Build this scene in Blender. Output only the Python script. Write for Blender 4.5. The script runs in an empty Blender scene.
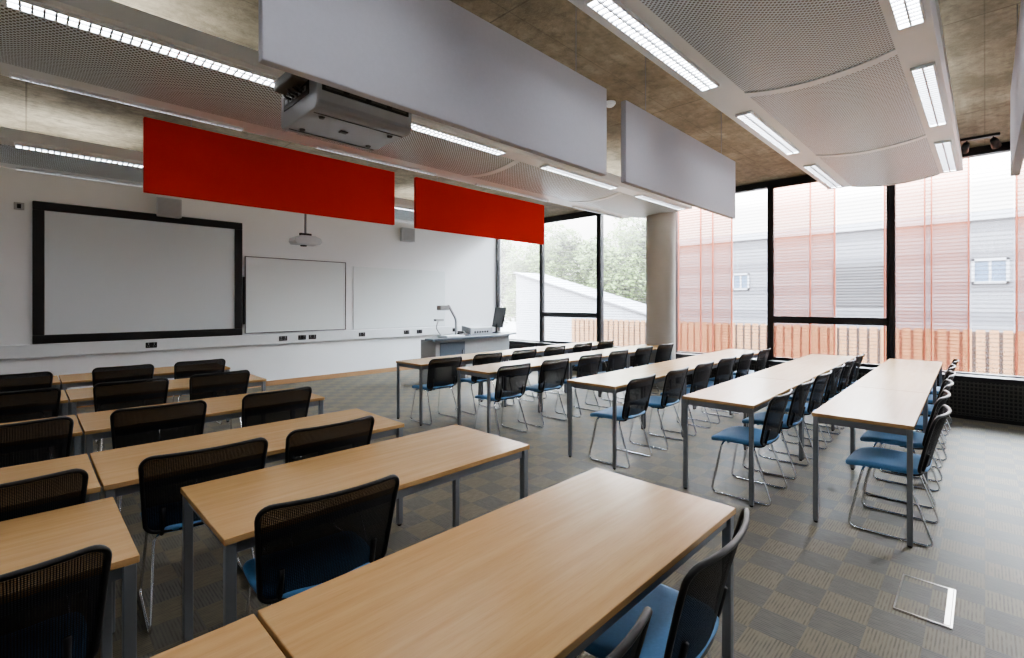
import bpy, math, random
from mathutils import Vector, Matrix
random.seed(7)
S=bpy.context.scene
COL=S.collection

# ------------------------------------------------------------ node helpers
def newmat(name):
    m=bpy.data.materials.new(name); m.use_nodes=True
    nt=m.node_tree; nt.nodes.clear()
    out=nt.nodes.new('ShaderNodeOutputMaterial')
    b=nt.nodes.new('ShaderNodeBsdfPrincipled')
    nt.links.new(b.outputs[0],out.inputs[0])
    return m,nt,b,out
def mth(nt,op,a,b=None,c=None):
    n=nt.nodes.new('ShaderNodeMath'); n.operation=op
    for i,v in enumerate((a,b,c)):
        if v is None: continue
        if isinstance(v,(int,float)): n.inputs[i].default_value=v
        else: nt.links.new(v,n.inputs[i])
    return n.outputs[0]
def mixc(nt,f,a,b):
    n=nt.nodes.new('ShaderNodeMix'); n.data_type='RGBA'
    for idx,v in ((0,f),(6,a),(7,b)):
        if isinstance(v,(int,float)): n.inputs[idx].default_value=v
        elif isinstance(v,(tuple,list)): n.inputs[idx].default_value=(*v[:3],1)
        else: nt.links.new(v,n.inputs[idx])
    return n.outputs[2]
def coords(nt,scale=(1,1,1),kind='Object'):
    tc=nt.nodes.new('ShaderNodeTexCoord'); mp=nt.nodes.new('ShaderNodeMapping')
    mp.inputs['Scale'].default_value=scale
    nt.links.new(tc.outputs[kind],mp.inputs[0]); return mp.outputs[0]
def noise(nt,vec,scale,detail=3,rough=.5):
    n=nt.nodes.new('ShaderNodeTexNoise'); n.inputs['Scale'].default_value=scale
    n.inputs['Detail'].default_value=detail; n.inputs['Roughness'].default_value=rough
    if vec is not None: nt.links.new(vec,n.inputs['Vector'])
    return n.outputs[0]
def ramp(nt,f,lo,hi,a=0.,b=1.):
    n=nt.nodes.new('ShaderNodeMapRange'); nt.links.new(f,n.inputs[0])
    n.inputs[1].default_value=lo; n.inputs[2].default_value=hi
    n.inputs[3].default_value=a; n.inputs[4].default_value=b
    return n.outputs[0]
def sep(nt,v):
    n=nt.nodes.new('ShaderNodeSeparateXYZ'); nt.links.new(v,n.inputs[0]); return n.outputs
def bump(nt,b,h,strength=.2,dist=.01):
    n=nt.nodes.new('ShaderNodeBump'); n.inputs['Strength'].default_value=strength
    n.inputs['Distance'].default_value=dist
    nt.links.new(h,n.inputs['Height']); nt.links.new(n.outputs[0],b.inputs['Normal'])
def simple(name,col,rough=.5,metal=0.,var=.06,sc=12):
    m,nt,b,o=newmat(name)
    v=coords(nt); f=noise(nt,v,sc)
    d=tuple(c*(1-var) for c in col); l=tuple(min(1,c*(1+var)) for c in col)
    nt.links.new(mixc(nt,f,d,l),b.inputs['Base Color'])
    b.inputs['Roughness'].default_value=rough; b.inputs['Metallic'].default_value=metal
    return m

M={}
M['wall']=simple('white_paint',(.87,.90,.93),.7,0,.02,3)
M['white']=simple('white_metal',(.82,.89,.94),.4,0,.02)
M['trunk']=simple('white_plastic',(.80,.84,.87),.4,0,.02)
M['black']=simple('black_metal',(.014,.014,.016),.4)
M['blackp']=simple('black_plastic',(.007,.007,.009),.42)
M['grille']=simple('dark_grey_metal',(.075,.073,.07),.5,.2)
M['chrome']=simple('chrome',(.75,.76,.78),.16,1.,.03)
M['silver']=simple('silver_paint',(.27,.29,.32),.38,.5,.04)
M['grey']=simple('grey_plastic',(.42,.44,.46),.4)
M['pgrey']=simple('projector_grey',(.34,.36,.40),.3,.2,.04)
M['ltgrey']=simple('light_grey_plastic',(.55,.58,.61),.35)
M['blue']=simple('blue_fabric',(.12,.31,.60),.65,0,.12,90)
M['red']=simple('red_fabric',(.64,.022,.006),.9,0,.05,60)
M['greyfab']=simple('grey_fabric',(.50,.51,.58),.9,0,.04,60)
M['column']=simple('column_concrete',(.40,.385,.35),.75,0,.06,4)
M['screenw']=simple('screen_fabric',(.72,.78,.82),.85,0,.01,2)
M['board']=simple('whiteboard_enamel',(.82,.88,.90),.2,0,.01,2)
M['wood']=simple('skirting_wood',(.42,.25,.13),.5,0,.15,6)
M['brass']=simple('brushed_steel',(.62,.60,.55),.3,.9,.05)
M['desk']=simple('desk_laminate',(.13,.16,.20),.3,0,.03)
M['glassblue']=simple('reflective_window',(.05,.08,.12),.1,0,.2,3)
M['orange']=simple('orange_post',(.24,.055,.022),.6)
M['bark']=simple('bark',(.05,.035,.02),.9,0,.3,8)
M['leaf']=simple('leaves',(.06,.10,.014),.7,0,.4,2)
M['ground']=simple('paving',(.10,.098,.095),.9,0,.1,3)
M['whitecl']=simple('white_cladding',(.17,.175,.19),.6,0,.03)
M['louv']=simple('vent_grey',(.03,.03,.034),.6,0,.03)
M['roofgrey']=simple('roof_edge_grey',(.10,.10,.11),.6,0,.03)
M['boardframe']=simple('board_frame_grey',(.12,.12,.13),.4,.3,.03)
M['mirror']=simple('reflector',(.22,.23,.25),.3,.8,.02)

# beech
m,nt,b,o=newmat('beech_laminate')
oi=nt.nodes.new('ShaderNodeObjectInfo')
tc=nt.nodes.new('ShaderNodeTexCoord'); ad=nt.nodes.new('ShaderNodeVectorMath'); ad.operation='ADD'
cm=nt.nodes.new('ShaderNodeCombineXYZ'); r=mth(nt,'MULTIPLY',oi.outputs['Random'],37.)
nt.links.new(r,cm.inputs[0]); nt.links.new(r,cm.inputs[1])
nt.links.new(tc.outputs['Object'],ad.inputs[0]); nt.links.new(cm.outputs[0],ad.inputs[1])
mp=nt.nodes.new('ShaderNodeMapping'); mp.inputs['Scale'].default_value=(1.0,16,16)
nt.links.new(ad.outputs[0],mp.inputs[0])
f1=noise(nt,mp.outputs[0],1.6,5,.6)
mp2=nt.nodes.new('ShaderNodeMapping'); mp2.inputs['Scale'].default_value=(12,260,260)
nt.links.new(ad.outputs[0],mp2.inputs[0]); f2=noise(nt,mp2.outputs[0],1,2)
c1=mixc(nt,ramp(nt,f1,.3,.7),(.53,.325,.145),(.62,.405,.20))
c2=mixc(nt,mth(nt,'MULTIPLY',ramp(nt,f2,.5,.8),.3),c1,(.40,.235,.10))
nt.links.new(c2,b.inputs['Base Color']); b.inputs['Roughness'].default_value=.24
M['beech']=m

# carpet
m,nt,b,o=newmat('carpet_tiles')
g=nt.nodes.new('ShaderNodeNewGeometry'); P=g.outputs['Position']
x,y,z=sep(nt,P)
def vec(a,b_,c=0.):
    n=nt.nodes.new('ShaderNodeCombineXYZ')
    for i,v in enumerate((a,b_,c)):
        if isinstance(v,(int,float)): n.inputs[i].default_value=v
        else: nt.links.new(v,n.inputs[i])
    return n.outputs[0]
cs=5.0
fx=mth(nt,'FLOOR',mth(nt,'MULTIPLY',x,cs)); fy=mth(nt,'FLOOR',mth(nt,'MULTIPLY',y,cs))
par=mth(nt,'MODULO',mth(nt,'ABSOLUTE',mth(nt,'ADD',fx,fy)),2.)
par=mth(nt,'GREATER_THAN',par,.5)
wn=nt.nodes.new('ShaderNodeTexWhiteNoise'); nt.links.new(vec(fx,fy),wn.inputs[0])
def stripes(u,w_):
    s1=mth(nt,'LESS_THAN',mth(nt,'FRACT',mth(nt,'MULTIPLY',u,70.)),.45)
    n_=noise(nt,vec(mth(nt,'MULTIPLY',u,70.),mth(nt,'MULTIPLY',w_,14.)),1.,1)
    return mth(nt,'MULTIPLY',s1,ramp(nt,n_,.3,.6))
sa=stripes(y,x); sb=stripes(x,y)
ca=mixc(nt,sa,(.205,.178,.122),(.110,.096,.066))
cb=mixc(nt,sb,(.140,.134,.115),(.074,.072,.065))
cc=mixc(nt,par,ca,cb)
cc=mixc(nt,mth(nt,'MULTIPLY',wn.outputs[0],.35),cc,(.14,.124,.09))
fine=noise(nt,P,150.,2)
cc=mixc(nt,mth(nt,'MULTIPLY',fine,.25),cc,(.065,.06,.05))
nt.links.new(cc,b.inputs['Base Color']); b.inputs['Roughness'].default_value=.62
b.inputs['Specular IOR Level'].default_value=.42
bump(nt,b,fine,.3,.004)
M['carpet']=m

# concrete ceiling
m,nt,b,o=newmat('board_marked_concrete')
g=nt.nodes.new('ShaderNodeNewGeometry'); P=g.outputs['Position']
x,y,z=sep(nt,P)
n1=noise(nt,P,1.2,9,.72); n2=noise(nt,P,8,6,.75)
ns=noise(nt,vec(mth(nt,'MULTIPLY',x,1.2),mth(nt,'MULTIPLY',y,16.)),1.,4,.6)
c=mixc(nt,ramp(nt,n1,.38,.62),(.17,.145,.10),(.38,.34,.255))
c=mixc(nt,mth(nt,'MULTIPLY',ramp(nt,ns,.4,.7),.45),c,(.17,.15,.11))
c=mixc(nt,mth(nt,'MULTIPLY',ramp(nt,n2,.47,.67),.6),c,(.10,.085,.06))
bx=mth(nt,'FRACT',mth(nt,'MULTIPLY',x,1/2.44)); by=mth(nt,'FRACT',mth(nt,'MULTIPLY',y,1/.61))
ln=mth(nt,'MAXIMUM',mth(nt,'LESS_THAN',bx,.006),mth(nt,'MULTIPLY',mth(nt,'LESS_THAN',by,.014),.7))
c=mixc(nt,mth(nt,'MULTIPLY',ln,.55),c,(.07,.06,.042))
nt.links.new(c,b.inputs['Base Color']); b.inputs['Roughness'].default_value=.8
bump(nt,b,n2,.6,.02)
M['concrete']=m

# perforated metal (raft)
m,nt,b,o=newmat('perforated_white_metal')
x,y,z=sep(nt,coords(nt))
def dot(nt,u,v,sc,rad):
    a=mth(nt,'SUBTRACT',mth(nt,'FRACT',mth(nt,'MULTIPLY',u,sc)),.5)
    c=mth(nt,'SUBTRACT',mth(nt,'FRACT',mth(nt,'MULTIPLY',v,sc)),.5)
    d=mth(nt,'ADD',mth(nt,'MULTIPLY',a,a),mth(nt,'MULTIPLY',c,c))
    return mth(nt,'LESS_THAN',d,rad*rad)
u=mth(nt,'ADD',x,y); v=mth(nt,'SUBTRACT',x,y)
d=dot(nt,u,v,33.,.33)
nt.links.new(mixc(nt,d,(.72,.84,.93),(.09,.105,.12)),b.inputs['Base Color'])
b.inputs['Roughness'].default_value=.4
M['perf']=m

def alpha_mat(name,build,rough=.6,col=(.1,.1,.1)):
    m,nt,b,o=newmat(name)
    b.inputs['Base Color'].default_value=(*col,1); b.inputs['Roughness'].default_value=rough
    x,y,z=sep(nt,coords(nt))
    a=build(nt,x,y,z)
    nt.links.new(a,b.inputs['Alpha'])
    return m
def chairmesh(nt,x,y,z):
    d=dot(nt,x,z,160.,.35)
    return mth(nt,'SUBTRACT',1.,mth(nt,'MULTIPLY',d,.18))
M['cmesh']=alpha_mat('black_chair_mesh',chairmesh,.8,(.007,.007,.009))
M['cmesh'].node_tree.nodes['Principled BSDF'].inputs['Specular IOR Level'].default_value=.3
def lines(nt,x,y,z):
    h=mth(nt,'LESS_THAN',mth(nt,'FRACT',mth(nt,'MULTIPLY',z,18.)),.4)
    return mth(nt,'ADD',.42,mth(nt,'MULTIPLY',h,.18))
M['redscreen']=alpha_mat('terracotta_mesh',lines,.7,(.30,.095,.045))
def lines2(nt,x,y,z):
    a=mth(nt,'FRACT',mth(nt,'MULTIPLY',z,16.))
    return mth(nt,'ADD',.16,mth(nt,'MULTIPLY',mth(nt,'LESS_THAN',a,.4),.20))
M['palescreen']=alpha_mat('pale_mesh',lines2,.7,(.19,.165,.16))

# glass
m,nt,b,o=newmat('window_glass'); nt.nodes.remove(b)
tr=nt.nodes.new('ShaderNodeBsdfTransparent'); gl=nt.nodes.new('ShaderNodeBsdfGlossy')
gl.inputs['Roughness'].default_value=.02
mx=nt.nodes.new('ShaderNodeMixShader'); fr=nt.nodes.new('ShaderNodeFresnel'); fr.inputs[0].default_value=1.3
nt.links.new(fr.outputs[0],mx.inputs[0]); nt.links.new(tr.outputs[0],mx.inputs[1]); nt.links.new(gl.outputs[0],mx.inputs[2])
nt.links.new(mx.outputs[0],o.inputs[0]); M['glass']=m

def emis(name,col,st):
    m,nt,b,o=newmat(name)
    v=coords(nt); f=noise(nt,v,5)
    nt.links.new(mixc(nt,f,tuple(c*.96 for c in col),col),b.inputs['Emission Color'])
    b.inputs['Emission Strength'].default_value=st
    b.inputs['Base Color'].default_value=(.9,.9,.9,1); return m
M['tube']=emis('fluorescent_tube',(.97,.985,1),28)
M['tubeslim']=emis('slim_fluorescent_tube',(.97,.985,1),14)
M['monitor']=simple('monitor_glass',(.03,.03,.035),.15)

# facade cladding
m,nt,b,o=newmat('horizontal_cladding')
x,y,z=sep(nt,coords(nt))
s=mth(nt,'LESS_THAN',mth(nt,'FRACT',mth(nt,'MULTIPLY',z,1.1)),.4)
s2=mth(nt,'LESS_THAN',mth(nt,'FRACT',mth(nt,'MULTIPLY',z,6.6)),.3)
cl_=mixc(nt,s,(.085,.085,.094),(.052,.052,.06))
nt.links.new(mixc(nt,mth(nt,'MULTIPLY',s2,.4),cl_,(.03,.03,.035)),b.inputs['Base Color']); b.inputs['Roughness'].default_value=.7
M['clad']=m
m,nt,b,o=newmat('fence_timber')
nn=noise(nt,coords(nt,(6,6,.6)),2)
nt.links.new(mixc(nt,nn,(.14,.062,.020),(.25,.125,.048)),b.inputs['Base Color']); b.inputs['Roughness'].default_value=.8
M['fence']=m
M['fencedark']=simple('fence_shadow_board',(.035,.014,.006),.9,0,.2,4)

# ------------------------------------------------------------ mesh builder
class MB:
    def __init__(s): s.v=[]; s.f=[]; s.m=[]; s.s=[]
    def add(s,vs,fs,mi=0,sm=False):
        o=len(s.v); s.v+= [tuple(p) for p in vs]
        for f in fs: s.f.append([i+o for i in f]); s.m.append(mi); s.s.append(sm)
        return s
    def box(s,x0,x1,y0,y1,z0,z1,mi=0):
        vs=[(x,y,z) for x in (x0,x1) for y in (y0,y1) for z in (z0,z1)]
        return s.add(vs,[(0,1,3,2),(4,6,7,5),(0,4,5,1),(2,3,7,6),(0,2,6,4),(1,5,7,3)],mi)
    def tube(s,pts,r,seg=8,closed=False,mi=0,sq=1.):
        pts=[Vector(p) for p in pts]; n=len(pts); rings=[]
        up=None
        for i,p in enumerate(pts):
            a=pts[(i-1)%n] if (closed or i>0) else p
            c=pts[(i+1)%n] if (closed or i<n-1) else p
            t=(c-a).normalized()
            if up is None:
                up=Vector((0,0,1)) if abs(t.z)<.9 else Vector((1,0,0))
            u=(up-t*up.dot(t)).normalized(); w=t.cross(u); up=u
            rr=r[i] if isinstance(r,(list,tuple)) else r
            rings.append([p+u*math.cos(2*math.pi*k/seg)*rr+w*math.sin(2*math.pi*k/seg)*rr*sq for k in range(seg)])
        vs=[q for rg in rings for q in rg]; fs=[]
        for i in range(n if closed else n-1):
            j=(i+1)%n
            for k in range(seg):
                l=(k+1)%seg; fs.append((i*seg+k,i*seg+l,j*seg+l,j*seg+k))
        if not closed:
            fs.append(tuple(range(seg))[::-1]); fs.append(tuple((n-1)*seg+k for k in range(seg)))
        return s.add(vs,fs,mi,True)
    def prism(s,prof,axis,a0,a1,mi=0,sm=False):
        n=len(prof)
        def P(u,v,a):
            return {'x':(a,u,v),'y':(u,a,v),'z':(u,v,a)}[axis]
        vs=[P(u,v,a0) for u,v in prof]+[P(u,v,a1) for u,v in prof]
        fs=[tuple(range(n)),tuple(range(2*n-1,n-1,-1))]
        for i in range(n):
            j=(i+1)%n; fs.append((i,i+n,j+n,j))
        return s.add(vs,fs,mi,sm)
    def lathe(s,prof,cx,cy,seg=24,mi=0):
        vs=[];fs=[]; n=len(prof)
        for r,z in prof:
            for k in range(seg):
                a=2*math.pi*k/seg; vs.append((cx+r*math.cos(a),cy+r*math.sin(a),z))
        for i in range(n-1):
            for k in range(seg):
                l=(k+1)%seg; fs.append((i*seg+k,i*seg+l,(i+1)*seg+l,(i+1)*seg+k))
        fs.append(tuple(range(seg))[::-1]); fs.append(tuple((n-1)*seg+k for k in range(seg)))
        return s.add(vs,fs,mi,True)
    def obj(s,name,mats,parent=None,bevel=0,loc=None):
        me=bpy.data.meshes.new(name); me.from_pydata(s.v,[],s.f)
        if not isinstance(mats,(list,tuple)): mats=[mats]
        for k in mats: me.materials.append(M[k])
        for p,mi,sm in zip(me.polygons,s.m,s.s): p.material_index=mi; p.use_smooth=sm
        me.update()
        import bmesh
        bm=bmesh.new(); bm.from_mesh(me); bmesh.ops.recalc_face_normals(bm,faces=bm.faces); bm.to_mesh(me); bm.free()
        ob=bpy.data.objects.new(name,me); COL.objects.link(ob)
        if parent: ob.parent=parent
        if loc: ob.location=loc
        if bevel:
            md=ob.modifiers.new('bevel','BEVEL'); md.width=bevel; md.segments=2; md.limit_method='ANGLE'
        return ob
def empty(name,loc=(0,0,0),rz=0,label=None,cat=None,group=None):
    e=bpy.data.objects.new(name,None); e.empty_display_size=.1; COL.objects.link(e)
    e.location=loc; e.rotation_euler=(0,0,rz); tag(e,label,cat,group); return e
def tag(o,label=None,cat=None,group=None,kind=None):
    if label: o['label']=label
    if cat: o['category']=cat
    if group: o['group']=group
    if kind: o['kind']=kind
    return o
def copy_thing(root,loc,rz=0,label=None,group=None):
    def rec(o,par):
        c=o.copy(); COL.objects.link(c)
        if par: c.parent=par; c.matrix_parent_inverse=o.matrix_parent_inverse.copy()
        for ch in o.children: rec(ch,c)
        return c
    kids=list(root.children)
    c=root.copy(); COL.objects.link(c)
    for k in kids: rec(k,c)
    c.location=loc; c.rotation_euler=(0,0,rz)
    if label: c['label']=label
    if group: c['group']=group
    return c
def rounded(pts,rad,n=5,closed=False):
    pts=[Vector(p) for p in pts]; out=[]; N=len(pts)
    for i,p in enumerate(pts):
        if not closed and i in (0,N-1): out.append(p); continue
        a=pts[(i-1)%N]; c=pts[(i+1)%N]
        da=(a-p); dc=(c-p); r1=min(rad,da.length*.45); r2=min(rad,dc.length*.45)
        A=p+da.normalized()*r1; C=p+dc.normalized()*r2
        for k in range(n+1):
            t=k/n; out.append(A*(1-t)**2+p*2*t*(1-t)+C*t*t)
    return out

# ------------------------------------------------------------ room shell
XW=9.0; YW=9.45; X0=-3.2; Y0=-2.2; ZC=3.63
def st(o,l=None): tag(o,l,None,None,'structure'); return o
st(MB().box(X0-.2,XW+.15,Y0-.2,YW+.2,-.12,0).obj('floor','carpet'),'grey and brown patterned carpet tile floor')
st(MB().box(X0-.2,XW+.15,Y0-.2,YW+.2,ZC,ZC+.25).obj('ceiling','concrete'),'exposed board-marked concrete ceiling')
st(MB().box(X0-.2,XW+.15,YW,YW+.2,0,ZC).obj('wall_front','wall'),'white painted wall behind the screen')
st(MB().box(X0-.2,X0,Y0,YW,0,ZC).obj('wall_left','wall'),'plain white painted wall')
st(MB().box(X0-.2,XW+.15,Y0-.2,Y0,0,ZC).obj('wall_back','wall'),'plain white painted wall')
st(MB().box(XW,XW+.15,Y0,YW,0,.52).obj('wall_window','black'),'low dark wall under the glazing')
st(MB().box(XW-.02,XW+.15,Y0,YW,3.56,ZC).obj('trim_1','black',bevel=.005),'black metal header above the windows')
st(MB().box(X0,8.95,YW-.02,YW,0,.09).obj('baseboard_front','wood',bevel=.003),'wooden skirting board')
st(MB().box(X0,8.6,YW-.06,YW,.77,.955).obj('trim_2','trunk',bevel=.006),'white dado cable trunking')

# windows
bays=[9.44,7.86,6.12,4.38,2.64,.98,-.72,-2.2]
for i in range(7):
    y1,y0=bays[i],bays[i+1]
    b_=MB(); fw=.035
    opening=i in (1,4)
    b_.box(XW-.03,XW+.1,y0,y0+fw,.52,3.56); b_.box(XW-.03,XW+.1,y1-fw,y1,.52,3.56)
    b_.box(XW-.03,XW+.1,y0,y1,.52,.58); b_.box(XW-.03,XW+.1,y0,y1,3.52,3.56)
    if opening:
        b_.box(XW-.04,XW+.1,y0,y1,1.222,1.278)
        for (za,zb) in ((.58,1.222),(1.278,3.52)):
            b_.box(XW-.045,XW+.02,y0+fw,y0+fw+.03,za,zb); b_.box(XW-.045,XW+.02,y1-fw-.03,y1-fw,za,zb)
            b_.box(XW-.045,XW+.02,y0+fw,y1-fw,za,za+.03); b_.box(XW-.045,XW+.02,y0+fw,y1-fw,zb-.03,zb)
        b_.box(XW-.085,XW-.045,(y0+y1)/2-.07,(y0+y1)/2+.07,.60,.62)
    w=st(b_.obj('window_%d'%(i+1),'black',bevel=.003),'black framed full-height window')
    st(MB().box(XW+.03,XW+.04,y0+fw,y1-fw,.58,3.52).obj('glass_pane','glass',parent=w))

# radiator covers
rc=empty('radiator_cover',(0,0,0),0,'black slatted metal radiator cover below the window','radiator cover','radiator covers below the windows')
L=1.60
b_=MB().box(-.26,0,-L/2,L/2,.545,.565); b_.box(-.26,-.24,-L/2,L/2,0,.05).box(-.26,-.24,-L/2,L/2,.50,.545)
b_.box(-.26,0,-L/2,-L/2+.02,0,.545).box(-.26,0,L/2-.02,L/2,0,.545); b_.box(-.2,-.19,-L/2,L/2,.0,.545)
b_.obj('body','black',parent=rc)
b_=MB()
k=-L/2+.03
while k<L/2-.03: b_.box(-.258,-.243,k,k+.014,.05,.50); k+=.04
for j in range(9): b_.box(-.265,-.255,-L/2+.02,L/2-.02,.07+j*.05,.086+j*.05)
b_.obj('grille','grille',parent=rc)
for i in range(6):
    yc=(bays[i]+bays[i+1])/2
    if i==0: rc.location=(XW-.035,8.62,0)
    else: copy_thing(rc,(XW-.035,yc-.02,0))

# column
c=MB().lathe([(.27,0),(.27,.02),(.262,.03),(.262,3.60),(.27,3.61),(.27,ZC)],8.30,4.30,40).obj('concrete_column','column')
tag(c,'round bare concrete column beside the glazing','column')

# ------------------------------------------------------------ rafts
ribs=[-2.95,-.45,1.8,4.05,6.3,8.3]
W=1.46; zr=3.2; sag=.055
def raft(yr,label,slim,up=36):
    e=empty('ceiling_raft',(0,yr,0),0,label,'ceiling raft','suspended ceiling rafts')
    def zz(v):
        t=(v-.22)/(1.16-.22)
        return zr-sag*math.sin(math.pi*t)**.8 if 0<t<1 else zr
    b_=MB()
    b_.prism([(0,zr+.13),(0,zr+.02),(.02,zr),(.22,zr),(.22,zr+.03),(.03,zr+.03),(.03,zr+.13)],'x',ribs[0],ribs[-1])
    b_.prism([(W,zr+.13),(W,zr+.02),(W-.02,zr),(1.16,zr),(1.16,zr+.03),(W-.03,zr+.03),(W-.03,zr+.13)],'x',ribs[0],ribs[-1])
    N=14
    for r in ribs:
        w_=.045 if r not in (ribs[0],ribs[-1]) else .03
        pr=[(.22+(1.16-.22)*k/N,0) for k in range(N+1)]
        pr=[(u,zz(u)-.008) for u,_ in pr]+[(1.16,zr+.05),(.22,zr+.05)]
        b_.prism(pr,'x',r-w_,r+w_ if r!=ribs[-1] else r)
    b_.box(ribs[-1]-.02,ribs[-1],0,W,zr,zr+.13)
    b_.obj('raft_frame','white',parent=e)
    for a,c in zip(ribs[:-1],ribs[1:]):
        mb=MB(); vs=[];fs=[]
        a+=.045;c-=.045 if c!=ribs[-1] else .03
        for k in range(N+1):
            u=.22+(1.16-.22)*k/N; vs+=[(a,u,zz(u)),(c,u,zz(u)),(c,u,zz(u)+.012),(a,u,zz(u)+.012)]
        for k in range(N):
            p=4*k; fs+=[(p,p+1,p+5,p+4),(p+3,p+7,p+6,p+2)]
        mb.add(vs,fs,0,True).obj('perforated_panel','perf',parent=e)
    for r in ribs[1:]:
        for u in (.1,W-.1):
            MB().tube([(r-.15,u,zr+.03),(r-.15,u,ZC+.005)],.005,6).obj('suspension_rod','silver',parent=e)
    for a,c in zip(ribs[:-1],ribs[1:]):
        xa,xb=(a+.38,c-.35) if c!=ribs[-1] else (a+.35,c-.17)
        for vc in (.115,W-.15):
            f=empty('light_fitting',(0,0,0)); f.parent=e
            h=.056; tm='tube'
            if slim and vc>1: h=.014; vc=W-.10; tm='tubeslim'
            MB().box(xa,xb,vc-h-.012,vc-h,zr-.022,zr).box(xa,xb,vc+h,vc+h+.012,zr-.022,zr)\
                .box(xa-.012,xa,vc-h-.012,vc+h+.012,zr-.022,zr).box(xb,xb+.012,vc-h-.012,vc+h+.012,zr-.022,zr).obj('fitting_body','white',parent=f)
            MB().box(xa,xb,vc-h,vc+h,zr-.005,zr-.001).obj('lamp',tm,parent=f)
            b_=MB(); n=int((xb-xa)/.048)
            for k in range(1,n): 
                xx=xa+(xb-xa)*k/n; b_.box(xx-.0055,xx+.0055,vc-h,vc+h,zr-.02,zr-.006)
            b_.box(xa,xb,vc-.005,vc+.005,zr-.019,zr-.006)
            b_.obj('louvre','mirror',parent=f)
    for xx in (-.2,2.9,6.1):  # unseen area lights added above the raft to brighten the concrete
        ld=bpy.data.lights.new('added_ceiling_fill','AREA'); ld.shape='RECTANGLE'; ld.size=2.4; ld.size_y=1.0; ld.energy=up; ld.color=(1,.985,.96)
        lo=bpy.data.objects.new('added_ceiling_fill',ld); COL.objects.link(lo); lo.parent=e; lo.location=(xx,W/2,zr+.08); lo.rotation_euler=(math.pi,0,0)
    return e
raft(.20,'white perforated metal ceiling raft with louvred strip lights',False,36)
raft(3.70,'white perforated metal ceiling raft with louvred strip lights',True,32)
raft(7.15,'white perforated metal ceiling raft with louvred strip lights',True,28)

# hanging acoustic panels
def panel(x0,x1,y,mat,label,top=ZC+.005):
    e=empty('acoustic_panel',(0,0,0),0,label,'acoustic panel','hanging acoustic panels')
    MB().box(x0,x1,y-.025,y+.025,2.49,3.14).obj('panel_body',mat,parent=e,bevel=.006)
    for xx in (x0+.35,x1-.35):
        MB().tube([(xx,y,3.13),(xx,y,top)],.003,6).obj('suspension_wire','silver',parent=e)
panel(.655,3.07,2.05,'greyfab','pale grey fabric acoustic baffle hanging from the ceiling')
panel(3.34,5.68,2.05,'greyfab','pale grey fabric acoustic baffle hanging from the ceiling')
panel(2.9,5.25,-.16,'greyfab','pale grey fabric acoustic baffle hanging from the ceiling')
panel(.72,3.19,5.195,'red','bright red fabric acoustic baffle hanging from the ceiling')
panel(3.50,6.00,5.195,'red','bright red fabric acoustic baffle hanging from the ceiling')

# ------------------------------------------------------------ tables
def make_table(L,W_,H,leg,loc,group,label):
    e=empty('classroom_table',loc,0,label,'table',group)
    MB().box(-L/2,L/2,-W_/2,W_/2,H-.025,H).obj('tabletop','beech',parent=e,bevel=.003)
    i=.022
    b_=MB(); zt=H-.025
    b_.box(-L/2+i,L/2-i,-W_/2+i,-W_/2+i+.025,zt-.045,zt).box(-L/2+i,L/2-i,W_/2-i-.025,W_/2-i,zt-.045,zt)
    b_.box(-L/2+i,-L/2+i+.025,-W_/2+i,W_/2-i,zt-.045,zt).box(L/2-i-.025,L/2-i,-W_/2+i,W_/2-i,zt-.045,zt)
    b_.obj('under_frame','silver',parent=e)
    for sx in (-1,1):
        for sy in (-1,1):
            x=sx*(L/2-.006-leg/2); y=sy*(W_/2-.006-leg/2)
            MB().box(x-leg/2,x+leg/2,y-leg/2,y+leg/2,.012,zt).obj('leg','silver',parent=e,bevel=.004)
            MB().lathe([(leg*.4,0),(leg*.45,.013)],x,y,12).obj('foot','blackp',parent=e)
    return e
gl_='beech tables in the rows facing the screen'; gr_='beech tables in the rows by the windows'
HL=.70; HR=.765; WL=.68; LL=1.585
tA=make_table(LL,WL,HL,.036,(1.235,1.055,0),gl_,'beech-topped table with square silver metal legs')
def TL(x0,yf,rz=0): copy_thing(tA,(x0+LL/2,yf+WL/2,0),rz)
TL(-1.155,.715); 
tA.location=(.44+LL/2,.72+WL/2,0)
TL(.49,1.90); TL(-1.32,1.985)
TL(.25,2.85); TL(-1.345,2.85)
for yf in (4.15,5.6,6.92): TL(.27,yf); TL(-1.325,yf)
LR=1.5; WR=.55
tB=make_table(LR,WR,HR,.030,(3.88+LR/2,.27+WR/2,0),gr_,'beech-topped table with slim silver legs by the windows')
th=math.radians(1.0)
rowsR=[(3.87,.315),(3.81,1.23),(3.79,2.41),(3.58,3.89),(3.45,5.00)]
def rp(xs,yf,u,v): return (xs+u*math.cos(th)-v*math.sin(th), yf+u*math.sin(th)+v*math.cos(th), 0)
for ri,(xs,yf) in enumerate(rowsR):
    for k in range(3):
        p=rp(xs,yf,LR/2+k*(LR+.006),WR/2)
        if ri==0 and k==0: tB.location=p; tB.rotation_euler=(0,0,th); continue
        copy_thing(tB,p,th)

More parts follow.
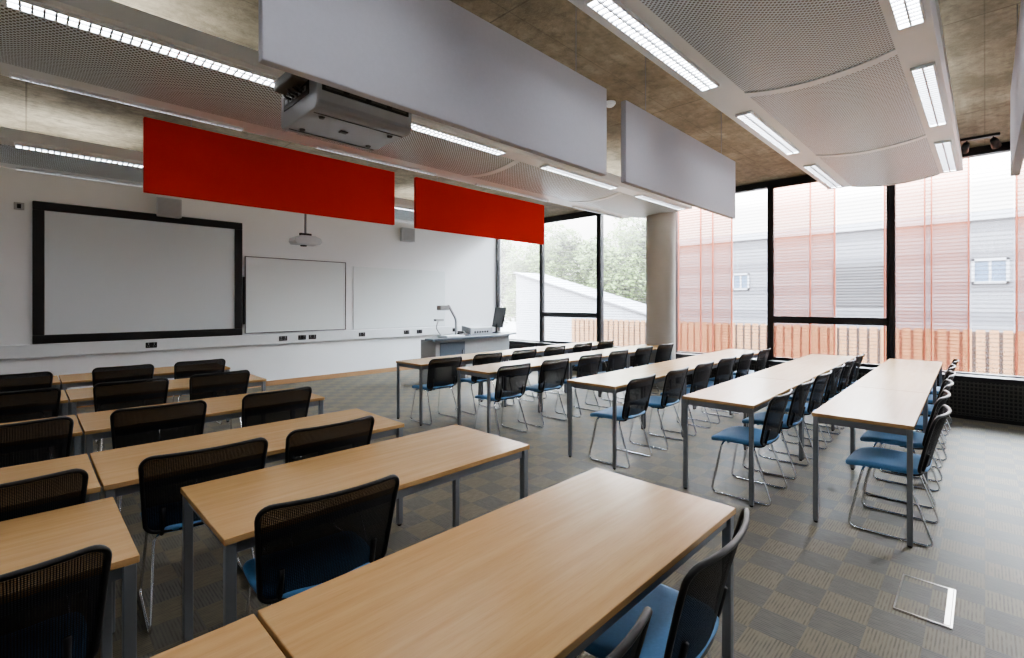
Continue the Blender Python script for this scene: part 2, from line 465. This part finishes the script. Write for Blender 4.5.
# ------------------------------------------------------------ chair
ch=empty('stacking_chair',(0,0,0),0,'stacking chair with black mesh back, blue seat and chrome sled base','chair','classroom chairs')
def sup(a,n=4.5):
    c_,s_=math.cos(a),math.sin(a)
    return (abs(c_)**(2/n)*(1 if c_>=0 else -1),abs(s_)**(2/n)*(1 if s_>=0 else -1))
NS=40; prof=[(.0,.462),(.35,.463),(.7,.466),(.9,.468),(.97,.464),(1.0,.452),(.985,.437),(.93,.43),(0.0,.43)]
vs=[];fs=[]
for rf,z in prof:
    for k in range(NS):
        sx,sy=sup(2*math.pi*k/NS); x=sx*.235*rf; y=sy*.225*rf+.02
        wf=-.03*max(0,(y-.08)/.165)**2; side=.012*abs(x/.235)**2; rear=.018*max(0,(-y-.08)/.12)**2
        tap=1-.06*max(0,-y/.2)
        vs.append((x*tap,y,z+wf+side+rear-.01))
for i in range(len(prof)-1):
    for k in range(NS):
        l=(k+1)%NS; fs.append((i*NS+k,i*NS+l,(i+1)*NS+l,(i+1)*NS+k))
MB().add(vs,fs,0,True).obj('seat','blue',parent=ch)
def byy(x,z):
    return -.205-.075*((z-.48)/.36)-.02*((z-.48)/.36)**2+.042*(x/.25)**2
# rounded-rectangle outline of the back, slightly wider at the top
zc=.640; hh=.188; rc_=.045
def corner_pts():
    pts=[]
    for (sx,sz,a0) in ((1,1,0),(-1,1,90),(-1,-1,180),(1,-1,270)):
        hw=.262 if sz>0 else .240
        cx_=sx*(hw-rc_); cz_=zc+sz*(hh-rc_)
        for k in range(7):
            a=math.radians(a0+k*15); pts.append((cx_+rc_*math.cos(a),cz_+rc_*math.sin(a)))
    out=[]
    n=len(pts)
    for i in range(n):
        p=pts[i]; q=pts[(i+1)%n]; out.append(p)
        d=math.hypot(q[0]-p[0],q[1]-p[1])
        if d>.05:
            m_=8
            for j in range(1,m_): out.append((p[0]+(q[0]-p[0])*j/m_,p[1]+(q[1]-p[1])*j/m_))
    return out
cp=corner_pts(); NB=len(cp)
outl=[(x,byy(x,z),z) for x,z in cp]
back=MB().tube(outl,.0095,8,True).obj('backrest','blackp',parent=ch)
tag(back,'black curved backrest frame')
vs=[];fs=[]; R=[.0,.25,.5,.75,.975]
for rf in R:
    for x,z in cp:
        xx=x*rf; z_=zc+(z-zc)*rf; vs.append((xx,byy(xx,z_),z_))
for i in range(len(R)-1):
    for k in range(NB):
        l=(k+1)%NB; fs.append((i*NB+k,i*NB+l,(i+1)*NB+l,(i+1)*NB+k))
bm_=MB().add(vs,fs,0,True).obj('mesh_panel','cmesh',parent=back)
for sx in (-1,1):
    MB().tube(rounded([(sx*.17,-.02,.422),(sx*.175,-.165,.424),(sx*.175,-.188,.49),(sx*.175,byy(.175,.56)-.004,.57)],.05),.010,8).obj('back_support','blackp',parent=ch)
for sx in (-1,1):
    p=[(sx*.06,.12,.412),(sx*.20,.13,.414),(sx*.228,.21,.007),(sx*.228,-.24,.007),(sx*.20,-.10,.414),(sx*.06,-.09,.412)]
    MB().tube(rounded(p,.05),.0068,8).obj('sled_leg','chrome',parent=ch)
for yy in (.09,-.06): MB().tube([(-.2,yy,.415),(.2,yy,.415)],.006,6).obj('cross_rod','chrome',parent=ch)
first=True
def chair(x,y,rz=0):
    global first
    if first: ch.location=(x,y,0); ch.rotation_euler=(0,0,rz); first=False
    else: copy_thing(ch,(x,y,0),rz)
R_=lambda a:math.radians(a)
chair(1.47,.82,R_(4)); chair(.78,.82,R_(-3))
chair(.84,1.99,R_(-5)); chair(-.09,2.08,R_(0))
chair(.64,2.94,R_(-3)); chair(1.26,2.96,R_(2)); chair(-.08,2.98,R_(0))
for yf,xx in ((4.15,(-.06,.67,1.42)),(5.6,(-.06,.69,1.38)),(6.92,(-.07,.78,1.50))):
    for x,rr in zip(xx,(1,-2,2)):
        chair(x,yf+.13,R_(rr+random.uniform(-1.5,1.5)))
for ri,(xs,yf) in enumerate(rowsR):
    for k,dx in enumerate((.325,1.08,1.82,2.58,3.33,4.08)):
        p=rp(xs,yf,dx+random.uniform(-.008,.008),.150+random.uniform(-.012,.012))
        chair(p[0],p[1],th+R_(random.uniform(-2,2)))

# ------------------------------------------------------------ front wall items
e=empty('projection_screen',(1.39,YW-.001,0),0,'large fixed projection screen with thick black frame','projection screen')
hw=1.32; z0,z1=.96,2.95; fw=.12
MB().box(-hw,hw,-.05,0,z0,z0+fw).box(-hw,hw,-.05,0,z1-fw,z1).box(-hw,-hw+fw,-.05,0,z0+fw,z1-fw).box(hw-fw,hw,-.05,0,z0+fw,z1-fw).obj('screen_frame','black',parent=e,bevel=.008)
MB().box(-hw+fw,hw-fw,-.03,0,z0+fw,z1-fw).obj('screen_surface','screenw',parent=e)
e=empty('whiteboard',(3.71,YW-.001,0),0,'wall-mounted whiteboard with thin dark metal frame','whiteboard')
hw=.95; z0,z1=.98,2.37; fw=.014
MB().box(-hw,hw,-.03,0,z0,z0+fw).box(-hw,hw,-.03,0,z1-fw,z1).box(-hw,-hw+fw,-.03,0,z0+fw,z1-fw).box(hw-fw,hw,-.03,0,z0+fw,z1-fw).obj('board_frame','boardframe',parent=e)
MB().box(-hw+fw,hw-fw,-.02,0,z0+fw,z1-fw).obj('board_surface','board',parent=e)
b_=MB().box(-hw-.035,-hw-.002,-.06,0,1.15,2.0)
for k in range(5): b_.box(-hw-.032,-hw-.006,-.075,-.06,1.25+k*.15,1.30+k*.15)
b_.obj('pen_holder','blackp',parent=e,bevel=.004)
e=empty('wall_panel_board',(6.03,YW-.001,0),0,'frameless white writing panel on the wall','writing board')
MB().box(-1.2,1.2,-.015,0,.98,2.30).obj('board_surface','board',parent=e,bevel=.002)
MB().box(-1.205,1.205,-.008,0,.972,.982).obj('edge_strip','ltgrey',parent=e)
def speaker(x,z):
    e=empty('wall_speaker',(x,YW-.001,0),0,'small grey loudspeaker mounted high on the wall','loudspeaker','wall loudspeakers')
    MB().prism([(-.17,-.15),(.17,-.15),(.14,0),(-.14,0)],'z',z-.15,z+.15).obj('cabinet','ltgrey',parent=e,bevel=.01)
    b_=MB()
    for k in range(14): b_.box(-.15,.15,-.158,-.15,z-.13+k*.019,z-.12+k*.019)
    b_.obj('speaker_grille','grey',parent=e)
speaker(1.62,3.06); speaker(6.1,3.08)
def socket(x,n=2):
    e=empty('wall_socket',(x,YW-.061,.865),0,'dark double power socket on the white trunking','socket','power sockets on the trunking')
    MB().box(-.073*n/2,.073*n/2,-.008,0,-.043,.043).obj('face_plate','blackp',parent=e,bevel=.003)
    b_=MB()
    for k in range(n):
        xx=-.073*n/2+.0365+.073*k
        b_.box(xx-.004,xx+.004,-.011,-.008,.005,.02).box(xx-.014,xx-.006,-.011,-.008,-.02,-.012).box(xx+.006,xx+.014,-.011,-.008,-.02,-.012).box(xx-.006,xx+.006,-.014,-.008,.026,.036)
    b_.obj('socket_detail','grey',parent=e)
for x in (1.40,3.40,3.75,3.95,5.0,6.1,6.45,7.5): socket(x,2)
e=empty('wall_switch',(-.06,YW-.001,2.86),0,'small dark square wall control plate','switch')
MB().box(-.05,.05,-.012,0,-.05,.05).obj('face_plate','grey',parent=e,bevel=.004)
MB().box(-.02,.02,-.016,-.012,-.03,.03).obj('button','blackp',parent=e)

# small short-throw projector
e=empty('short_throw_projector',(3.45,8.49,0),0,'small white projector on a ceiling pole above the whiteboard','projector')
MB().prism([(-.20,2.55),(.20,2.55),(.24,2.60),(.22,2.66),(.12,2.70),(-.12,2.70),(-.22,2.66),(-.24,2.60)],'y',-.15,.15).obj('projector_body','ltgrey',parent=e,bevel=.012)
MB().lathe([(.05,2.53),(.06,2.56)],.0,.08,20).obj('lens','blackp',parent=e)
MB().lathe([(.018,2.74),(.018,3.199)],0,0,12).obj('pole','silver',parent=e)
MB().box(-.10,.10,-.02,.02,2.70,2.75).box(-.02,.02,-.10,.10,2.70,2.74).obj('bracket','blackp',parent=e)

# main projector
e=empty('ceiling_projector',(1.54,3.10,0),0,'large silver-grey ceiling projector with dark vents and lens','projector')
prof=[]
for (cx_,cz_,a0) in ((.24,2.74,-90),(.24,2.89,0),(-.24,2.89,90),(-.24,2.74,180)):
    for k in range(5):
        a=math.radians(a0+k*22.5); prof.append((cx_+.05*math.cos(a),cz_+.05*math.sin(a)))
MB().prism(prof,'x',-.33,.33).obj('projector_body','pgrey',parent=e,bevel=.01)
MB().box(-.30,.30,-.296,-.286,2.80,2.90).obj('vent_recess','blackp',parent=e,bevel=.003)
b_=MB()
for k in range(4): b_.box(-.28+k*.15,-.17+k*.15,-.300,-.295,2.815,2.885)
b_.obj('vent','grille',parent=e)
MB().box(-.336,-.328,-.18,.22,2.80,2.89).obj('connector_panel','blackp',parent=e,bevel=.003)
b_=MB()
for k in range(5): b_.box(-.34,-.334,-.14+k*.07,-.10+k*.07,2.83,2.86)
b_.obj('connector','grey',parent=e)
b_=MB().box(-.31,.31,-.20,-.195,2.686,2.691).box(-.31,.31,.195,.20,2.686,2.691).box(-.05,.0,-.02,.02,2.684,2.691)
for sx in (-.24,.24):
    for sy in (-.15,.15): b_.lathe([(.015,2.680),(.02,2.691)],sx,sy,12)
b_.obj('base_detail','grille',parent=e)
prl=[(.06,.28),(.085,.29),(.085,.36),(.07,.37),(.055,.37)]
vs=[];fs=[]
for r,yy in prl:
    for k in range(24):
        a=2*math.pi*k/24; vs.append((r*math.cos(a)-.12,yy,2.81+r*math.sin(a)))
for i in range(4):
    for k in range(24):
        l=(k+1)%24; fs.append((i*24+k,i*24+l,(i+1)*24+l,(i+1)*24+k))
fs.append(tuple(4*24+k for k in range(24)))
MB().add(vs,fs,0,True).obj('lens','blackp',parent=e)
b_=MB().box(-.14,.14,-.14,.14,2.935,2.97)
for sx in (-1,1):
    for sy in (-1,1): b_.tube([(sx*.12,sy*.12,2.95),(sx*.06,sy*.06,3.08),(sx*.03,sy*.03,3.2)],.009,6)
b_.lathe([(.035,3.15),(.035,ZC+.005)],0,0,16)
b_.obj('ceiling_mount','blackp',parent=e)
for k in range(5):
    y_=-.12+.05*k; z_=2.84
    p=[(-.335,y_,z_),(-.37-.01*(k%3),y_+.005,z_+.005),(-.38-.008*(k%3),y_+.02,2.88+.01*k),(-.33,y_*.7,2.94+.006*k),(-.15,y_*.4,2.98),(-.05,.0,3.10),(-.03,0,3.3)]
    MB().tube(rounded(p,.05,4),.008,6).obj('cable','blackp',parent=e)
MB().box(-.44,-.345,-.20,.10,2.86,2.93).obj('cable_junction','grille',parent=e,bevel=.012)

# lectern
e=empty('lecturer_desk',(5.20,7.15,0),0,'teaching desk with dark grey-blue top and panelled base','desk')
MB().prism([(0,.25),(.0,.0),(1.5,.0),(2.55,.35),(2.55,.85),(.9,.80)],'z',.83,.87).obj('desk_top','desk',parent=e,bevel=.004)
MB().box(.15,1.45,.12,.16,.35,.83).box(.15,.19,.16,.6,0,.83).box(1.45,2.35,.42,.46,.35,.83).box(2.35,2.39,.42,.80,0,.83).box(.9,.94,.16,.6,0,.83).obj('desk_base','grey',parent=e,bevel=.004)
MB().box(.25,.85,.11,.12,.38,.78).obj('cabinet_door','desk',parent=e)
MB().box(.78,.80,.09,.11,.5,.62).obj('door_handle','silver',parent=e)
e=empty('document_camera',(5.82,7.40,.871),0,'white document camera on a bent arm on the desk','document camera')
MB().box(-.22,.22,-.16,.16,0,.035).obj('base','white',parent=e,bevel=.008)
MB().tube(rounded([(.16,.05,.03),(.16,.05,.34),(-.02,.05,.60)],.06),.024,10).tube([(-.02,.05,.60),(-.14,.03,.56)],.028,10).obj('arm','grey',parent=e)
MB().box(-.27,-.06,-.02,.11,.52,.61).obj('camera_head','grey',parent=e,bevel=.012)
MB().tube(rounded([(-.18,.08,.02),(-.30,.08,.18),(-.25,.08,.33)],.04),.012,8).box(-.32,-.14,.05,.13,.31,.35).obj('lamp_arm','grey',parent=e)
e=empty('monitor',(7.40,7.76,.871),R_(70),'black flat monitor angled sideways on the desk','monitor')
MB().prism([(-.02,.12),(.02,.12),(-.07,.56),(-.11,.56)],'x',-.27,.27).obj('monitor_body','blackp',parent=e,bevel=.006)
MB().prism([(-.024,.14),(-.02,.14),(-.108,.54),(-.112,.54)],'x',-.25,.25).obj('monitor_screen','monitor',parent=e)
MB().lathe([(.11,0),(.11,.012),(.02,.02),(.018,.2)],0,.02,20).obj('monitor_stand','blackp',parent=e)
e=empty('control_unit',(6.80,7.74,.871),0,'white box-shaped av control unit on the desk','av unit')
MB().prism([(-.15,0),(.15,0),(.15,.19),(-.15,.14)],'x',-.32,.30).obj('unit_body','ltgrey',parent=e,bevel=.008)
b_=MB()
for k in range(6): b_.box(-.22+k*.07,-.18+k*.07,-.154,-.15,.03,.07)
b_.obj('unit_buttons','blackp',parent=e)
e=empty('telephone',(6.25,7.55,.871),0,'small black telephone on the desk','telephone')
MB().prism([(-.09,0),(.09,0),(.09,.06),(-.09,.02)],'x',-.09,.09).obj('phone_body','blackp',parent=e,bevel=.005)
MB().box(-.085,-.04,-.09,.09,.06,.09).obj('handset','blackp',parent=e,bevel=.01)

# floor box
e=empty('floor_box',(3.26,.22,0),0,'floor service box with carpeted lid and brushed metal frame','floor box')
MB().box(-.21,.21,-.11,-.103,0,.006).box(-.21,.21,.103,.11,0,.006).box(-.21,-.203,-.103,.103,0,.006).box(.203,.21,-.103,.103,0,.006).obj('box_frame','brass',parent=e)
MB().box(-.203,.203,-.103,.103,0,.004).obj('box_lid','carpet',parent=e)
MB().box(-.2,.2,-.100,-.080,.004,.008).obj('lid_hinge','brass',parent=e)

# ceiling spots
def spot(x,y,rz):
    e=empty('ceiling_spotlight',(x,y,ZC),rz,'black twin adjustable spotlight on the concrete ceiling','spotlight')
    MB().box(-.04,.04,-.18,.18,-.03,0).obj('mounting_bar','black',parent=e,bevel=.004)
    for s in (-1,1):
        MB().tube([(0,s*.12,-.03),(0,s*.12,-.07)],.008,6).obj('stem','black',parent=e)
        MB().tube([(-.03,s*.12,-.07),(0,s*.12+.01*s,-.09),(.07,s*.12+.03*s,-.14)],[.03,.04,.05],14).obj('spot_head','black',parent=e)
spot(8.45,.05,0)
e=empty('smoke_detector',(4.3,2.8,ZC),0,'white round smoke detector on the ceiling','smoke detector')
MB().lathe([(.06,0),(.06,-.015),(.045,-.035),(.03,-.045)],0,0,24).obj('detector_body','white',parent=e)
MB().lathe([(.047,-.028),(.048,-.032)],0,0,24).obj('vent_ring','blackp',parent=e)

# ------------------------------------------------------------ outside
st(MB().box(9.15,60,-40,60,-1.3,-1.2).obj('trim_3','ground'),'pale paved ground outside')
def screen(y0,y1,mat,label,posts,z1=3.9):
    e=empty('sunscreen_panel',(9.95,0,0),0,label,'sun screen','external mesh sun screens')
    MB().box(-.002,.002,y0,y1,-.2,z1).obj('mesh_sheet',mat,parent=e)
    for yy in posts: MB().box(-.025,.025,yy-.009,yy+.009,-1.2,z1+.05).obj('screen_post','orange',parent=e)
    MB().box(-.02,.02,y0,y1,z1,z1+.03).obj('top_rail','orange' if mat=='redscreen' else 'whitecl',parent=e)
rl='terracotta red metal mesh sun screen outside the window'; pl='pale fine metal mesh sun screen outside the window'
reds=[(3.60,4.76,(3.62,4.0,4.25,4.74)),(1.86,2.92,(1.88,2.25,2.90)),(.16,1.20,(.18,.60,.68,1.18)),(-1.5,-.30,(-1.4,-.32))]
prev=11.5
for a,c,pp in reds:
    screen(a,c,'redscreen',rl,pp)
    if prev-.02>c: screen(c+.01,prev-.01,'palescreen',pl,())
    prev=a
e=empty('timber_fence',(14,0,0),0,'orange-brown vertical slatted timber fence','fence')
b_=MB(); yy=-6.
while yy<10.7: b_.box(-.02,.02,yy,yy+.14,-1.2,.97); yy+=.20
b_.obj('fence_slats','fence',parent=e)
MB().box(.02,.07,-6,10.7,-1.2,.93).obj('fence_gap_shade','fencedark',parent=e)  # dark sheet added behind the slats, its colour standing in for shaded gaps
e=empty('neighbouring_building',(20,0,0),0,'low building with grey horizontal cladding and small windows','building')
MB().box(0,6,-14,10.5,-1.2,4.0).obj('building_body','clad',parent=e)
MB().box(-.1,6.1,-14.1,10.6,4.0,4.25).obj('roof_edge','whitecl',parent=e)
def bw(y0,y1,z0,z1):
    w=MB().box(-.06,0,y0,y1,z0,z0+.07).box(-.06,0,y0,y1,z1-.07,z1).box(-.06,0,y0,y0+.07,z0,z1).box(-.06,0,y1-.07,y1,z0,z1).box(-.05,0,(y0+y1)/2-.03,(y0+y1)/2+.03,z0,z1).obj('building_window','whitecl',parent=e)
    MB().box(-.02,0,y0,y1,z0,z1).obj('window_glass','glassblue',parent=w)
bw(-.5,.3,2.1,2.85); bw(6.6,7.25,2.05,2.7); bw(-3.6,-2.4,2.0,2.8); bw(-1.6,-.9,.4,1.1)
b_=MB()
for k in range(14): b_.box(-.08,0,2.2,3.8,1.45+k*.1,1.50+k*.1)
b_.box(-.03,0,2.15,3.85,1.4,2.9).obj('louvre_vent','louv',parent=e)
e=empty('sloping_outbuilding',(16,0,0),0,'white outbuilding with a sloping roofline','building')
MB().prism([(8.6,-1.2),(15.5,-1.2),(15.5,2.9),(8.6,1.0)],'x',0,2).obj('outbuilding_body','whitecl',parent=e)
MB().prism([(8.5,1.0),(15.6,2.9),(15.6,2.97),(8.5,1.07)],'x',-.1,2.1).obj('roof_edge','roofgrey',parent=e)
# trees
random.seed(5)
t=empty('tree',(22,13.4,-1.2),0,'leafy green tree beyond the windows','tree','trees outside')
MB().tube([(0,0,0),(.1,.05,1.5),(0,.1,3.0),(.1,0,4.5)],[.2,.16,.12,.05],10).tube([(.05,.08,2.2),(.6,.9,3.6)],[.08,.03],8).tube([(.03,.08,2.6),(-.5,-.9,4.0)],[.07,.03],8).obj('trunk','bark',parent=t)
vs=[];fs=[]
cl=[(random.uniform(-1.3,1.3),random.uniform(-1.5,1.5),random.uniform(2.2,6.6),random.uniform(.7,1.1)) for _ in range(30)]
for n in range(14000):
    cx,cy,cz,cr=random.choice(cl)
    d=Vector((random.gauss(0,1),random.gauss(0,1),random.gauss(0,1))).normalized()*cr*random.uniform(.5,1)
    p=Vector((cx,cy,cz))+d; a=Vector((random.gauss(0,1),random.gauss(0,1),random.gauss(0,1))).normalized()
    b2=a.orthogonal().normalized(); s=random.uniform(.08,.15); o_=len(vs)
    vs+=[p+a*s,p+b2*s*.6,p-a*s,p-b2*s*.6]; fs.append((o_,o_+1,o_+2,o_+3))
lv=MB().add(vs,fs).obj('foliage','leaf',parent=t); lv['kind']='stuff'
for (x,y,rz) in ((22,18.8,.1),(22,24.2,0),(28.5,14.5,3.1),(28.5,20,3.2),(28.5,25.5,0),(35,18,1.5),(35,24,0)): copy_thing(t,(x,y,-1.2),rz)

# ------------------------------------------------------------ light
w=bpy.data.worlds.new('world'); S.world=w; w.use_nodes=True
nt=w.node_tree; nt.nodes.clear()
bg=nt.nodes.new('ShaderNodeBackground'); o=nt.nodes.new('ShaderNodeOutputWorld')
tc=nt.nodes.new('ShaderNodeTexCoord'); s_=nt.nodes.new('ShaderNodeSeparateXYZ'); nt.links.new(tc.outputs['Generated'],s_.inputs[0])
f=ramp(nt,s_.outputs[2],.18,.6)
nt.links.new(mixc(nt,f,(1,1,1),(.78,.89,1)),bg.inputs[0])
nt.links.new(ramp(nt,s_.outputs[2],.17,.46,7.5,78.),bg.inputs[1])
nt.links.new(bg.outputs[0],o.inputs[0])
try:
    S.view_settings.view_transform='AgX'; S.view_settings.look='AgX - Medium High Contrast'
except Exception as ex: print(ex)

cd=bpy.data.cameras.new('cam'); cam=bpy.data.objects.new('camera',cd); COL.objects.link(cam)
cam.location=(0,0,1.53); cam.rotation_euler=(math.radians(90),0,math.radians(-45.4))
cd.sensor_width=36; cd.lens=36*480/1024; cd.shift_y=-26/1024; cd.clip_start=.05
S.camera=cam
